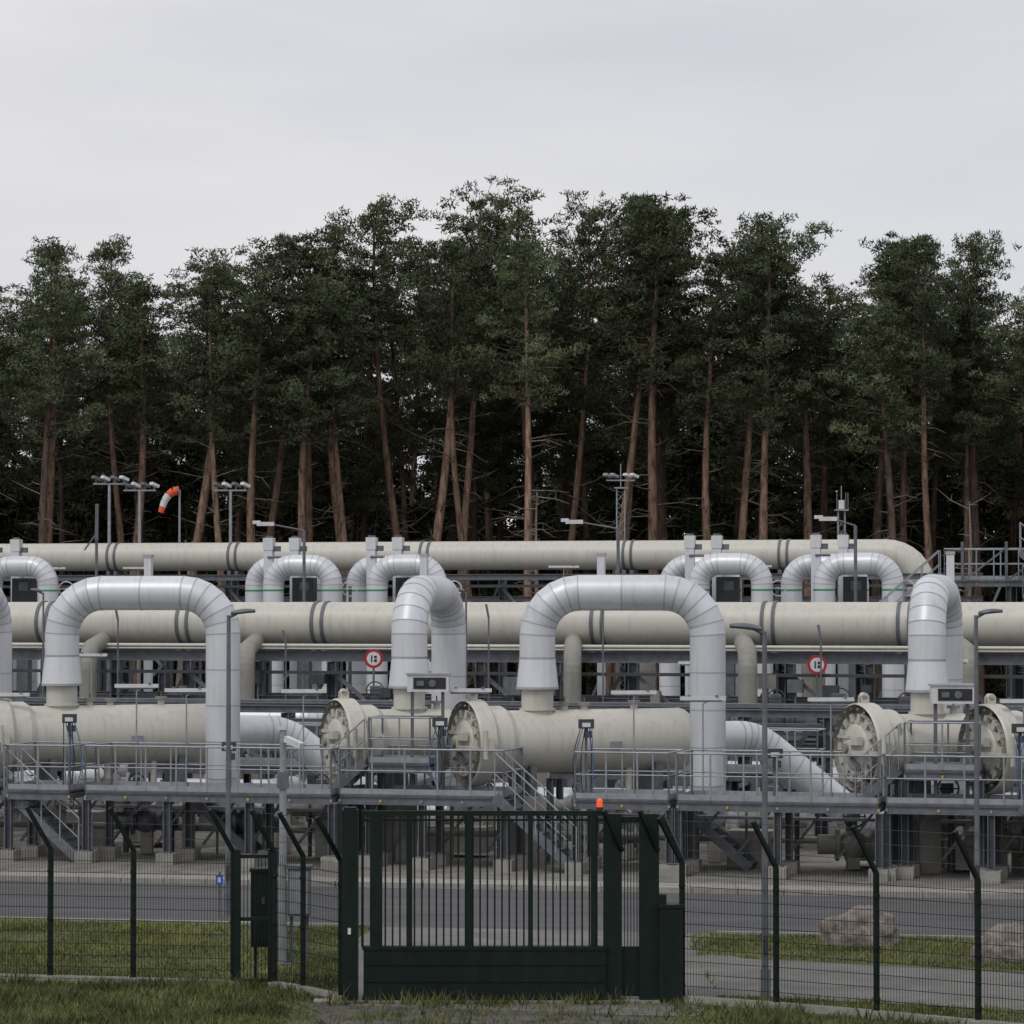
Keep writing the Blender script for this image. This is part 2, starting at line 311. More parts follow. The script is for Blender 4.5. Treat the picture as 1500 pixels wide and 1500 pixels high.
def rack(name,Y0,z,dep,x0,x1,sp,seed,levels,cw=0.28):
    b=MB(); rz=math.atan(SL)
    for o in(0,dep):
        for zl,h in levels:
            b.hbeam((x0,row(x0,Y0+o),zl),(x1,row(x1,Y0+o),zl),0.2,h,STEEL)
    x=x0; k=0
    while x<=x1:
        for o in(0,dep):
            y=row(x,Y0+o); zt=levels[0][0]-levels[0][1]/2
            for s in(-cw/2,cw/2): b.box((x+s,y,zt/2+0.02),(0.03,cw,zt-0.06),STEEL,rz)
            b.box((x,y,zt/2+0.02),(cw-0.04,0.03,zt-0.06),STEELD,rz); b.box((x,y,0.17),(0.6,0.6,0.34),CONC,rz)
        b.hbeam((x,row(x,Y0)+0.12,levels[0][0]-0.35),(x,row(x,Y0+dep)-0.12,levels[0][0]-0.35),0.15,0.22,STEEL)
        if k%2==0 and x+sp<=x1:
            zt=levels[0][0]-0.5; m=zt*0.5
            b.beam((x,row(x,Y0)-0.2,zt),(x+sp,row(x+sp,Y0)-0.2,m),0.12,0.12,STEEL); b.beam((x+sp,row(x+sp,Y0)-0.21,m),(x,row(x,Y0)-0.21,0.5),0.12,0.12,STEEL)
        else:
            b.beam((x+0.2,row(x,Y0+dep),0.5),(x+sp-0.2,row(x+sp,Y0+dep),levels[0][0]-0.4),0.11,0.11,STEEL)
        if k%3==1: b.beam((x,row(x,Y0)+0.1,1.0),(x,row(x,Y0+dep)-0.1,levels[0][0]-0.7),0.09,0.09,STEEL)
        x+=sp; k+=1
    return b
b=rack('x',101.8,4.7,2.6,-50,50,2.45,1,[(4.68,0.34),(3.3,0.18),(1.9,0.2)])
for zz,rr_ in((5.03,0.06),(4.93,0.035)):
    b.cyl((-50,row(-50,101.55),zz),(50,row(50,101.55),zz),rr_,BEIGE,n=8)
for i in range(-20,20): b.box((i*2.45,row(i*2.45,101.65),4.93),(0.06,0.06,0.2),STEEL)
b.beam((-50,row(-50,101.5),4.15),(50,row(50,101.5),4.15),0.3,0.10,STEELD)
for k in range(45):
    x=-24+k*1.1+R.uniform(-.3,.3); zz=R.uniform(2.6,4.0); b.box((x,row(x,101.3),zz),(R.uniform(.2,.6),.3,R.uniform(.2,.6)),R.choice([STEEL,STEELD,BEIGE2,STEELD]),-0.26)
    b.cyl((x,row(x,101.3),0.1),(x,row(x,101.3),zz),0.04,STEEL,n=6)
b.obj('pipe_rack')
b=rack('x',138.8,7.4,2.6,-50,20,3.1,2,[(7.55,0.26),(6.6,0.2),(4.2,0.2)])
b.beam((-50,row(-50,138.4),7.15),(20,row(20,138.4),7.15),0.3,0.12,STEELD)
b.obj('pipe_rack')
b=rack('x',90,3.4,2.0,-44,44,2.2,4,[(3.35,0.22),(2.2,0.14)],0.2)
for zz in(2.75,3.0,3.55): b.beam((-44,row(-44,90.8),zz),(44,row(44,90.8),zz),0.5,0.08,STEEL)
b.obj('cable_tray_rack')

b=MB()
for X,Y0,z1,r in((-8.6,99.3,4.9,0.28),(1.9,99.3,4.9,0.28),(7.3,99.3,4.9,0.30),(-13.9,99.3,4.9,0.28),(13.9,99.3,4.9,0.28),(-3.4,106.5,4.8,0.4),(4.4,106.5,4.8,0.4),(-18,106,4.8,0.4),(10,107,4.8,0.4)):
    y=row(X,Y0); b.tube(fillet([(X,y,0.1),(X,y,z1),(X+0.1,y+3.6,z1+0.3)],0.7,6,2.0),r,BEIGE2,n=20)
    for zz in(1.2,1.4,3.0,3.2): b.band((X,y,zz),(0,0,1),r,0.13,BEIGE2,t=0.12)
b.obj('riser_pipes')
b=MB()
for X,Y0,Ln,z,r in((-16,94.5,7,1.5,0.35),(-6,95,5,1.2,0.42),(3,94.5,6,1.4,0.38),(9,94,7,1.3,0.4),(-12,87.5,5,1.0,0.42),(0.2,86.5,5,1.0,0.4),(12,87,6,1.0,0.42),(-20,88,8,1.4,0.4),(5,97,9,2.6,0.3),(-14,97,8,2.8,0.3)):
    y=row(X,Y0); f=fillet([(X,y,0.1),(X,y,z),(X+Ln,row(X+Ln,Y0),z),(X+Ln+0.6,row(X+Ln,Y0)+2,z)],0.6,5,1.0)
    b.tube(f,r,CLAD,seam=SEAM,n=24)
b.obj('low_insulated_pipes')

def valve(b,x,y,z,r,mat=BEIGE2,wheel=True):
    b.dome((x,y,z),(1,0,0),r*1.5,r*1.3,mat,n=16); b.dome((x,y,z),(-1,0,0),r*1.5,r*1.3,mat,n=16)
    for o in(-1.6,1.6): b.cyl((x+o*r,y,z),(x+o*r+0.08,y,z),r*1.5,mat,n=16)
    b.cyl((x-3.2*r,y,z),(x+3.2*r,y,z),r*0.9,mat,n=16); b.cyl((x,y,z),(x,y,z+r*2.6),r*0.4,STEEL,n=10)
    b.box((x,y,z+r*2.6),(r*1.2,r*1.1,r*0.9),STEEL)
    if wheel: b.band((x,y-r*1.2,z+r*2.6),(0,1,0),r*0.9,0.04,STEELD,n=20,t=0.04); b.beam((x-r*0.9,y-r*1.2,z+r*2.6),(x+r*0.9,y-r*1.2,z+r*2.6),0.03,0.03,STEELD)
    b.box((x,y,z/2-r*0.3),(0.3,0.4,max(0.1,z-r*0.9)),CONC)
rv=random.Random(11); 
for k in range(36):
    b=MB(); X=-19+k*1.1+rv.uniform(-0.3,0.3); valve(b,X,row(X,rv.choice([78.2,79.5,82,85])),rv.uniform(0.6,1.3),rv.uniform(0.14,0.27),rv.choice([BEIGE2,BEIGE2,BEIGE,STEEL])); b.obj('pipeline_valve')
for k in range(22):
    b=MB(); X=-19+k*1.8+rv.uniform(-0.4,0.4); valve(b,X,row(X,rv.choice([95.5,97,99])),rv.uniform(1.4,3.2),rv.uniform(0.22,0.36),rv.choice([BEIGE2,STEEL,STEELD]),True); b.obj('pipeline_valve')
b=MB()
for k in range(16):
    X=-19+k*2.5+rv.uniform(-0.5,0.5); b.box((X,row(X,rv.uniform(78.5,81)),0.45),(rv.uniform(0.8,1.8),0.9,rv.uniform(0.5,0.9)),CONC,math.atan(SL))
b.obj('concrete_plinths')
for X,Y0,sz in((-10.2,88.4,(1.6,1,2.1)),(-5.2,88.4,(1.1,0.8,1.9)),(2.1,88.6,(1.4,0.9,2.2)),(7.4,88,(1.1,0.8,1.9)),(14.0,88.4,(1.8,1,2.1)),(-15,88.4,(1.6,1,2.3))):
    b=MB(); y=row(X,Y0); b.box((X,y,sz[2]/2+0.3),sz,STEELD,-0.26); b.box((X,y,sz[2]+0.34),(sz[0]+0.2,sz[1]+0.2,0.08),STEEL,-0.26); b.box((X,y,0.15),(sz[0]+.1,sz[1]+.1,0.3),CONC,-0.26)
    b.box((X-0.02,y-sz[1]/2-0.02,sz[2]/2+0.35),(sz[0]*0.8,0.03,sz[2]*0.8),STEEL,-0.26); b.obj('instrument_cabinet')

# ------------------------------------------------------------------ walkways, railings, stairs
def railing(b,p0,p1,h=1.1,sp=0.85,mat=RAIL,toe=True,hang=0.0):
    p0=Vector(p0); p1=Vector(p1); Ln=(p1-p0).length; k=max(1,round(Ln/sp)); up=Vector((0,0,1))
    for i in range(k+1):
        q=p0.lerp(p1,i/k); b.cyl(q-up*hang,q+up*h,0.026,mat,n=6)
    for f in(1.0,0.52): b.cyl(p0+up*h*f,p1+up*h*f,0.026 if f==1 else 0.018,mat,n=6)
    if toe: b.beam(p0+up*0.07,p1+up*0.07,0.012,0.13,mat)
def stairs(b,p,dx,dy,drop,wd=0.85,fence=True):
    p=Vector(p); d=Vector((dx,dy,0)).normalized(); s=Vector((-d.y,d.x,0)); run=drop*1.15; e=p+d*run-Vector((0,0,drop))
    for o in(-wd/2,wd/2):
        b.beam(p+s*o,e+s*o,0.03,0.24,STEEL)
        if fence:
            b.cyl(p+s*o+Vector((0,0,1.05)),e+s*o+Vector((0,0,1.05)),0.022,RAIL,n=6); b.cyl(p+s*o+Vector((0,0,0.55)),e+s*o+Vector((0,0,0.55)),0.016,RAIL,n=6)
            for k in range(5): q=p.lerp(e,k/4)+s*o; b.cyl(q,q+Vector((0,0,1.05)),0.02,RAIL,n=6)
    k=int(drop/0.19)
    for i in range(k): q=p.lerp(e,(i+0.5)/k); b.beam(q-s*wd/2,q+s*wd/2,0.26,0.035,STEEL)
ZD=1.8
def deck(b,x0,x1,Y0,dep,z=ZD,front=True,back=False,ends=(False,False),gap=None,cols=True):
    A=Vector((x0,row(x0,Y0),z)); B=Vector((x1,row(x1,Y0),z)); V=Vector((0.26,0.966,0))*dep
    up=Vector((0,0,1))
    b.add([A,B,B+V,A+V]+[p-up*0.04 for p in(A,B,B+V,A+V)],[(0,1,2,3),(7,6,5,4),(0,4,5,1),(1,5,6,2),(2,6,7,3),(3,7,4,0)],STEEL)
    for o in(V*0.03,V*0.97): b.hbeam(A+o-up*0.15,B+o-up*0.15,0.12,0.20,STEEL,t=0.02)
    k=max(1,round((x1-x0)/1.1))
    for i in range(k+1):
        q=A.lerp(B,i/k); b.beam(q-up*0.15+V*0.05,q+V*0.95-up*0.15,0.06,0.12,STEEL)
        if cols and i%2==0:
            for o in(0.06,0.94):
                c=q+V*o
                for s_ in(-0.075,0.075): b.box((c.x+s_,c.y,(z-0.25)/2+0.1),(0.02,0.16,z-0.45),STEEL,-0.26)
                b.box((c.x,c.y,(z-0.25)/2+0.1),(0.13,0.02,z-0.45),STEELD,-0.26); b.box((c.x,c.y,0.14),(0.45,0.45,0.28),CONC,-0.26); b.box((c.x,c.y,0.3),(0.24,0.24,0.03),STEEL,-0.26)
        b.box((q.x,q.y-0.02,z-0.16),(0.05,0.03,0.06),YEL if i%3==1 else RAIL)
    if front: railing(b,A,B)
    if back: railing(b,A+V,B+V)
    if ends[0]: railing(b,A,A+V)
    if ends[1]: railing(b,B,B+V)
b=MB()
for (x0,x1,bk,off) in((-24,-19,False,0),(-18.6,-13.2,True,0),(-12.6,-11.0,True,-0.15),(-10.6,-4.4,True,0),(-4.2,-0.2,True,0.25),(1.5,3.7,True,0),(3.9,8.5,True,0),(8.7,12.2,True,0.2),(12.4,17,True,0),(17.2,24,True,0)):
    deck(b,x0,x1,75.3+off,1.7,back=bk,ends=(True,True))
for x0,x1,Y0 in((-3.5,-2.0,76.0),(9.2,10.9,76.2),(-16,-14.4,76.2)):
    deck(b,x0,x1,Y0,1.1,z=2.55,back=True,ends=(True,True)); 
    stairs(b,(x0-0.05,row(x0,Y0)+0.5,2.55),-1,0.2,0.75,0.7)
for x in(-12.5,-0.2,11.9): stairs(b,(x-0.1,row(x,75.3)+0.5,ZD),1,SL,1.75)
for x in(-8.2,4.0,16.3): stairs(b,(x,row(x,77.3)+0.5,ZD-0.1),1,SL,1.65,fence=False)
for k in range(26):
    x=-15+k*1.2; y=row(x,77.4); b.beam((x,y,0.35),(x+0.9,row(x+0.9,77.4),1.55),0.06,0.06,STEEL)
    b.cyl((x+0.3,y+0.6,0.05),(x+0.3,y+0.6,1.7),R.uniform(0.03,0.09),R.choice([BEIGE2,STEEL,STEELD]),n=10)
b.beam((-18,row(-18,77.8),1.25),(20,row(20,77.8),1.25),0.35,0.07,STEEL)
b.cyl((-18,row(-18,78.4),0.7),(20,row(20,78.4),0.7),0.09,BEIGE2,n=12)
b.obj('steel_walkway')
b=MB()
for (x0,x1) in((-22,-12),(-10,-3),(1,8),(10,20)): deck(b,x0,x1,84.5,1.2,z=2.0,back=True,ends=(True,True))
b.obj('steel_walkway')
b=MB()
deck(b,15.4,23,116,2.2,z=7.25,back=True,ends=(True,True)); deck(b,17.6,24,113,1.8,z=6.6,back=True,ends=(True,False),cols=True)
stairs(b,(15.3,row(15.3,116)+0.5,7.25),-1,0.2,2.2,0.9)
stairs(b,(17.9,row(17.9,115)+0.4,8.2),1,-0.2,1.9,0.9)
for i in range(5):
    x=16+i*1.5; b.beam((x,row(x,115.7),7.2),(x+1.5,row(x,115.7),8.35),0.06,0.06,STEEL); b.beam((x,row(x,115.9),7.2),(x,row(x,115.9),8.6),0.09,0.09,STEEL)
b.obj('access_platform')

# ------------------------------------------------------------------ rear loops with actuators
for X in(-33,-29,-20.6,-8.55,-4.25,8.6,13.5,25):
    for (ox,oy) in((0,0),(-1.0,3.2)):
        b=MB(); x=X+ox; y=row(X,126)+oy; hw=1.22 if X<10 else 1.3
        b.tube(fillet([(x-hw,y+0.3,1.0),(x-hw,y+0.3,7.95),(x+hw,y-0.3,7.95),(x+hw,y-0.3,1.0)],0.8,6,0.95),0.43,CLAD,seam=SEAM,n=24)
        for s in(-1,1): b.band((x+s*hw,y-s*0.3,6.93),(0,0,1),0.432,0.07,GSTRIPE,n=28,t=0.01)
        b.obj('insulated_pipe_loop')
    for ox in(-1.5,-0.42):
        b=MB(); x=X+ox; y=row(X,126)+1.6
        b.box((x,y,4.5),(0.36,0.36,8.4),CLAD,-0.2); b.box((x,y,8.85),(0.42,0.42,0.5),WHITE,-0.2); b.box((x+0.32,y,8.65),(0.3,0.2,0.22),STEEL,-0.2)
        b.cyl((x,y,9.1),(x,y,9.18),0.16,STEEL,n=12); b.cyl((x-0.05,y-0.22,8.3),(x+0.55,y-0.22,8.3),0.05,STEEL,n=8)
        b.obj('valve_actuator_column')
    b=MB(); x=X+0.0; y=row(X,126)+1.2
    b.box((x,y,6.9),(0.9,0.6,1.1),STEELD,-0.2); b.box((x,y-0.31,7.1),(0.4,0.03,0.35),STEEL,-0.2); b.box((x,y,3.2),(0.5,0.5,6.3),STEEL,-0.2)
    b.band((x+1.9,y-1,7.0),(0.2,-1,0),0.28,0.05,WHITE,n=24,t=0.05); b.cyl((x+1.9,y-1.0,7.0),(x+1.9,y-0.4,7.0),0.05,STEEL,n=8); b.beam((x+1.62,y-1,7.0),(x+2.18,y-1,7.0),0.04,0.04,WHITE); b.cyl((x+1.9,y-0.45,0),(x+1.9,y-0.45,7.1),0.07,STEEL,n=8)
    b.obj('valve_station')
for X in(-12.7,-3.0,3.0,14.3):
    b=MB(); y=row(X,106.3); b.box((X,y,4.0),(0.25,0.25,8.0),CLAD,-0.2); b.box((X,y,8.06),(0.30,0.30,0.1),SEAM,-0.2); b.box((X,y,0.15),(0.7,0.7,0.3),CONC); b.obj('vent_stack')

# ------------------------------------------------------------------ lights and small plant furniture
def street_lamp(X,Y,h,side,r=0.055,hl=0.5,name='street_lamp'):
    b=MB(); b.cyl((X,Y,0),(X,Y,0.5),r*1.5,STEEL,n=12); b.cyl((X,Y,0.5),(X,Y,h),r*1.1,STEEL,r1=r*0.75,n=12)
    b.cyl((X,Y,h-0.05),(X+side*0.16,Y,h+0.04),r*0.6,STEEL,n=8)
    vs=[];fs=[]; k=6
    for i in range(k):
        t=i/(k-1); wv=0.13*math.sin(math.pi*(0.18+0.72*t)); zz=h+0.03+0.09*t-0.03*t*t; x=X+side*(0.05+hl*t)
        vs+= [(x,Y-wv,zz),(x,Y,zz+0.07*math.sin(math.pi*(0.25+0.6*t))),(x,Y+wv,zz),(x,Y,zz-0.035)]
    for i in range(k-1):
        for j in range(4): fs.append((i*4+j,i*4+(j+1)%4,i*4+4+(j+1)%4,i*4+4+j))
    fs+=[(0,1,2,3),(4*k-4,4*k-3,4*k-2,4*k-1)]
    b.add(vs,fs,STEEL,True); b.box((X,Y-r*1.4,0.9),(0.08,0.03,0.3),STEELD); b.obj(name)
street_lamp(-5.86,65,6.2,1); street_lamp(4.13,51.4,6.0,-1,0.052,0.52); street_lamp(9.6,65,6.2,1)
street_lamp(-1.35,row(-1.35,92),6.75,-1,0.04,0.35); street_lamp(-14.3,row(-14.3,92),6.75,-1,0.04,0.35); street_lamp(12.3,row(12.3,92),6.7,1,0.04,0.35)
for X,x2,h in((-7.55,-9.2,9.05),(3.75,1.95,9.05),(11.9,10.7,9.1),(-19.2,-20.2,8.6)):
    b=MB(); y=row(X,112); b.cyl((X,y,0),(X,y,h),0.06,STEEL,n=10); b.cyl((X,y,h),(x2+0.5,y,h+0.22),0.03,STEEL,n=8)
    b.box((x2+0.25,y,h+0.24),(0.62,0.28,0.14),WHITE); b.box((x2-0.08,y,h+0.30),(0.28,0.22,0.12),WHITE); b.obj('street_lamp')
for X,h in((-18.6,11.9),(-17.2,11.6),(-13.0,11.6)):
    b=MB(); y=145; b.cyl((X,y,0),(X,y,h),0.10,RAIL,r1=0.07,n=10); b.beam((X-0.75,y,h),(X+0.75,y,h),0.07,0.07,RAIL)
    for i_,o in enumerate((-0.62,-0.2,0.25,0.66)): b.beam((X+o,y,h),(X+o,y,h+0.2),0.04,0.04,RAIL); b.beam((X+o-0.12,y-0.12,h+0.32),(X+o+0.16,y+0.1,h+0.18),0.3,0.14,WHITE if i_ in(1,3) else STEEL)
    b.cyl((X-0.3,y,h),(X-0.3,y,h+0.5),0.015,RAIL,n=5); b.obj('floodlight_mast')
for X,h,wid in((4.92,11.6,0.36),(14.9,10.6,0.3)):
    b=MB(); y=142; cs=[(-1,-1),(1,-1),(1,1),(-1,1)]
    for i,j in cs: b.cyl((X+i*wid/2,y+j*wid/2,0),(X+i*wid/2,y+j*wid/2,h),0.03,RAIL,n=6)
    z=0.2
    while z<h-0.4:
        for q in range(4):
            i,j=cs[q]; i2,j2=cs[(q+1)%4]; b.cyl((X+i*wid/2,y+j*wid/2,z),(X+i2*wid/2,y+j2*wid/2,z+0.4),0.014,RAIL,n=4)
        z+=0.4
    b.box((X,y,h),(0.6,0.6,0.06),RAIL); b.cyl((X,y,h),(X,y,h+1.1),0.025,RAIL,n=6)
    if X<10:
        b.beam((X-0.65,y,h+0.35),(X+0.65,y,h+0.35),0.06,0.06,RAIL)
        for o in(-0.6,-0.3,0.3,0.6): b.beam((X+o-0.12,y-0.12,h+0.62),(X+o+0.14,y+0.1,h+0.5),0.26,0.12,WHITE if o>0 else RAIL)
    else:
        for o in(-0.2,0.2,0.3): b.cyl((X+o,y,h),(X+o,y,h+0.8),0.015,RAIL,n=5)
        b.box((X,y,h+0.25),(0.25,0.25,0.4),WHITE)
    b.obj('lattice_mast')
b=MB(); X=-15.25; y=144; b.cyl((X,y,0),(X,y,11.6),0.05,RAIL,n=8); b.band((X-0.1,y,11.55),(1,0,0.1),0.2,0.03,STEEL,n=16,t=0.02)
pth=[(X-0.02,y,11.55),(X-0.28,y,11.52),(X-0.50,y,11.36),(X-0.68,y,11.10),(X-0.78,y,10.82),(X-0.86,y,10.55)]; rad=[0.2,0.2,0.18,0.165,0.15,0.13]
for i in range(5): b.cyl(pth[i],pth[i+1],rad[i],ORANGE if i in(0,1,4) else WHITE,r1=rad[i+1],n=14,cap=False)
b.obj('windsock')
b=MB(); X=-17.2; y=130; b.cyl((X,y,0),(X,y,10.2),0.06,STEEL,n=8); b.beam((X,y,9.0),(X+0.03,y-0.1,10.5),0.26,0.12,STEEL); b.beam((X-0.5,y,8.6),(X,y,9.3),0.18,0.05,STEEL); b.obj('antenna_mast')
def work_light(X,Y,z,z0,wd=1.1):
    b=MB(); b.cyl((X,Y,z0),(X,Y,z-0.12),0.022,RAIL,n=6); b.box((X,Y,z),(wd,0.14,0.09),WHITE,0.05); b.box((X,Y,z-0.06),(wd*0.85,0.10,0.05),STEEL,0.05)
    for o in(-0.3,0.3): b.box((X+o*wd,Y,z+0.06),(0.06,0.17,0.04),STEEL,0.05); 
    b.beam((X,Y,z-0.14),(X+0.18*wd,Y,z-0.02),0.03,0.03,RAIL); b.obj('work_light')
for X,z in((-9.5,4.35),(-8.2,4.25),(-5.2,4.25),(-1.05,4.3),(2.95,4.28),(4.6,4.15),(7.6,4.15),(12.0,4.15),(-12.9,4.1)): work_light(X,row(X,77.0),z,ZD)
for X,z in((-13.6,4.75),(-3.1,4.6),(5.6,4.6),(13.2,4.7)): work_light(X,row(X,98),z,0,1.0)
for X in(-20.5,-16.5,2.2,10.2,): work_light(X,row(X,134),7.95,0,1.3)
for X,h in((-12.2,5.9),(-0.7,6.0),(2.7,6.1),(-8.6,3.9),(9.0,5.4),(-6.9,5.2),(6.1,5.1)):
    b=MB(); y=row(X,94); b.cyl((X,y,0),(X,y,h),0.03,STEEL,n=6); b.beam((X,y,h),(X-0.08,y,h+0.4),0.09,0.07,STEEL); b.box((X,y,0.1),(0.3,0.3,0.2),CONC); b.obj('slender_lamp_pole')
for X in(-11.1,-1.75,1.78,11.75,-7.0,6.2):
    b=MB(); y=row(X,75.9); big=X not in(-7.0,6.2); z=3.55 if big else 2.9
    b.beam((X,y+0.1,ZD),(X,y+0.1,z),0.06,0.06,STEEL); b.box((X,y,z),(0.36,0.2,0.22),STEELD,0.1); b.box((X,y-0.11,z-0.02),(0.2,0.03,0.1),WHITE,0.1); b.box((X+0.05,y,z-0.25),(0.2,0.14,0.16),STEELD)
    if big:
        for k in range(6):
            o=-0.14+0.055*k; d=R.uniform(-0.25,0.3)
            pts=[(X+o,y-0.06,z-0.1)]+[(X+o+d*math.sin(t*3)*0.8,y-0.08-0.05*t,z-0.1-t*(z-0.1-ZD+0.1)) for t in(0.25,0.5,0.75,1.0)]
            b.tube(pts,0.014,BLUE if k%2 else DARK,n=6)
    b.obj('junction_box')
for X,Y,z in((-2.05,77.3,4.48),(10.35,73.9,4.3)):
    b=MB(); b.box((X,Y,z),(1.02,0.5,0.42),WHITE,-0.05); b.box((X+0.03,Y-0.256,z),(0.80,0.02,0.28),DARK,-0.05)
    b.box((X,Y,z+0.23),(1.1,0.58,0.04),SEAM,-0.05); b.cyl((X+0.1,Y-0.30,z),(X+0.1,Y-0.25,z),0.09,STEEL,n=14); b.box((X-0.2,Y-0.28,z),(0.18,0.03,0.12),STEEL,-0.05)
    b.beam((X+0.35,Y,z-0.2),(X+0.35,Y,ZD),0.08,0.08,STEEL); b.beam((X-0.4,Y,z-0.2),(X-0.4,Y,ZD),0.08,0.08,STEEL); b.obj('valve_actuator_box')
for X,z in((-4.5,4.62),(9.55,4.5)):
    b=MB(); y=row(X,101.0); b.cyl((X,y,z),(X,y-0.03,z),0.31,REDM,n=32); b.cyl((X,y-0.03,z),(X,y-0.036,z),0.22,WHITE,n=32)
    b.box((X-0.06,y-0.04,z),(0.045,0.006,0.22),DARK); b.box((X+0.06,y-0.04,z+0.055),(0.09,0.006,0.08),DARK); b.box((X+0.06,y-0.04,z-0.06),(0.09,0.006,0.09),DARK)
    b.cyl((X,y+0.03,0),(X,y+0.03,z+0.2),0.035,STEEL,n=8); b.obj('speed_limit_sign')
b=MB(); b.cyl((-6.0,64.6,0),(-6.0,64.6,0.95),0.025,STEEL,n=8); b.box((-6.0,64.57,0.78),(0.15,0.02,0.19),BLUES); b.box((-6.0,64.555,0.78),(0.06,0.008,0.10),WHITE); b.obj('hydrant_sign')

# ------------------------------------------------------------------ fence and gate
def mesh_panel(b,p,q,h=2.25):
    p=Vector(p);q=Vector(q);Ln=(q-p).length;k=int(Ln/0.05);d=(q-p).normalized();nn=Vector((-d.y,d.x,0))
    for i in range(1,k): 
        c=p.lerp(q,i/k); b.beam((c.x,c.y,0.06),(c.x,c.y,h),0.007,0.007,GREEN)
    z=0.08
    while z<h+0.01:
        for o in(-0.008,0.008): b.beam((p.x+nn.x*o,p.y+nn.y*o,z),(q.x+nn.x*o,q.y+nn.y*o,z),0.008,0.008,GREEN)
        z+=0.2
def fpost(b,X,Y,h=2.28,w=0.085,arm=True,av=(-0.38,-0.25,0.72)):
    b.box((X,Y,h/2),(w,w,h),GREEN); b.box((X,Y,0.05),(0.22,0.22,0.1),CONC)
    if arm:
        b.beam((X,Y,h-0.02),(X+av[0],Y+av[1],h+av[2]),w*0.85,w*0.7,GREEN)
    for z in(0.3,1.1,1.9): b.box((X,Y-w/2-0.015,z),(w*1.25,0.03,0.05),GREEN)
def fence_run(pts,name):
    b=MB()
    for (X,Y) in pts: fpost(b,X,Y)
    for (p,q) in zip(pts[:-1],pts[1:]):
        mesh_panel(b,(p[0],p[1]-0.05,0),(q[0],q[1]-0.05,0))
        for t in(0.3,0.65,0.98): 
            o=(-0.38*t,-0.25*t,2.26+0.72*t); b.cyl((p[0]+o[0],p[1]+o[1],o[2]),(q[0]+o[0],q[1]+o[1],o[2]),0.0045,STEELD,n=4)
        b.beam((p[0],p[1],0.05),(q[0],q[1],0.05),0.12,0.14,CONC)
    b.obj(name)
LP=[(-23.8,57.1),(-22.3,56.8),(-20.8,56.5),(-19.4,56.2),(-17.9,55.9),(-16.5,55.6),(-15.1,55.3),(-13.6,55.0),(-12.2,54.7),(-10.75,54.4),(-9.3,54.05),(-7.87,53.75),(-6.42,53.45),(-4.69,53.05)]
fence_run(LP,'mesh_fence'); fence_run([(-3.98,52.9),(-3.47,52.3),(-2.78,51.2)],'mesh_fence')
fence_run([(2.75,51.0),(4.2,50.15),(5.68,49.15),(7.1,48.05),(8.5,47.0),(9.9,46.0),(11.3,45.0),(12.7,44.0),(14.1,43.0)],'mesh_fence')
b=MB()
b.box((-4.33,53.0,1.15),(0.62,0.05,0.06),GREEN); b.box((-4.33,53.0,2.2),(0.62,0.05,0.06),GREEN); b.box((-4.33,53.0,0.12),(0.62,0.05,0.06),GREEN)
for x in(-4.62,-4.05): b.box((x,53.0,1.16),(0.11,0.11,2.32),GREEN)
for i in range(9): b.box((-4.57+i*0.06,52.99,1.15),(0.012,0.012,2.1),GREEN)
b.obj('wicket_gate')
b=MB(); G=51.0
def gb(x0,x1,z0,z1,y=0.0,d=0.06,m=GREEN): b.box(((x0+x1)/2,G+y,(z0+z1)/2),(x1-x0,d,z1-z0),m)
gb(-2.75,-2.49,0,3.12,0,0.28); gb(-2.72,-2.52,3.12,3.16,0,0.23)
gb(-2.65,-2.60,1.12,1.22,-0.155,0.03,WHITE); gb(-2.44,-2.40,0.9,3.1,0,0.08)
gb(-2.40,1.52,0.12,0.86,0,0.16); gb(-2.42,1.54,0.86,0.92,0,0.20); gb(-2.42,1.54,0.06,0.12,0,0.20)
gb(-2.40,1.52,3.02,3.10,0,0.08); gb(-2.40,1.60,2.93,2.96,0.10,0.05)
for x,w_ in((-2.20,0.20),(-1.66,0.09),(-0.69,0.10),(0.30,0.08),(1.32,0.09)): gb(x-w_/2,x+w_/2,0.92,3.02,0,0.09)
x=-2.05
while x<1.5: gb(x-0.014,x+0.014,0.92,3.02,0.0,0.028); x+=0.118
for z in(0.35,0.62): gb(-2.38,1.50,z,z+0.02,-0.09,0.02)
gb(1.50,1.78,0,3.05,0.12,0.28); gb(2.06,2.38,0,3.05,0.10,0.3); gb(1.78,2.06,2.9,3.0,0.1,0.1); gb(1.78,2.06,0.1,0.9,0.1,0.1)
for i in range(5): gb(1.82+i*0.05,1.835+i*0.05,0.9,2.9,0.1,0.02)
gb(2.38,2.76,0.02,1.55,0.05,0.45); gb(2.36,2.78,1.55,1.60,0.05,0.50); gb(2.36,2.50,1.6,1.75,0.05,0.2)
for x in(1.64,2.22): b.beam((x+0.14,G-0.05,2.45),(x-0.16,G-0.3,3.12),0.07,0.06,GREEN)
b.beam((2.45,G,3.0),(2.74,G-0.1,2.35),0.07,0.06,GREEN)
gb(-3.2,2.9,0.0,0.05,0,0.35,CONC)
b.obj('sliding_gate')
b=MB(); b.cyl((1.42,G,3.10),(1.42,G,3.16),0.06,DARK,n=14); b.cyl((1.42,G,3.16),(1.42,G,3.26),0.048,LAMP,n=16); b.dome((1.42,G,3.26),(0,0,1),0.048,0.04,LAMP,n=16); b.obj('warning_light')
b=MB(); b.box((-4.28,54.3,1.2),(0.40,0.3,1.30),GREEN); b.box((-4.28,54.3,1.87),(0.46,0.36,0.05),GREEN); b.box((-4.28,54.14,1.2),(0.34,0.02,1.15),GREEN); b.box((-4.28,54.12,1.35),(0.06,0.02,0.12),STEELD)
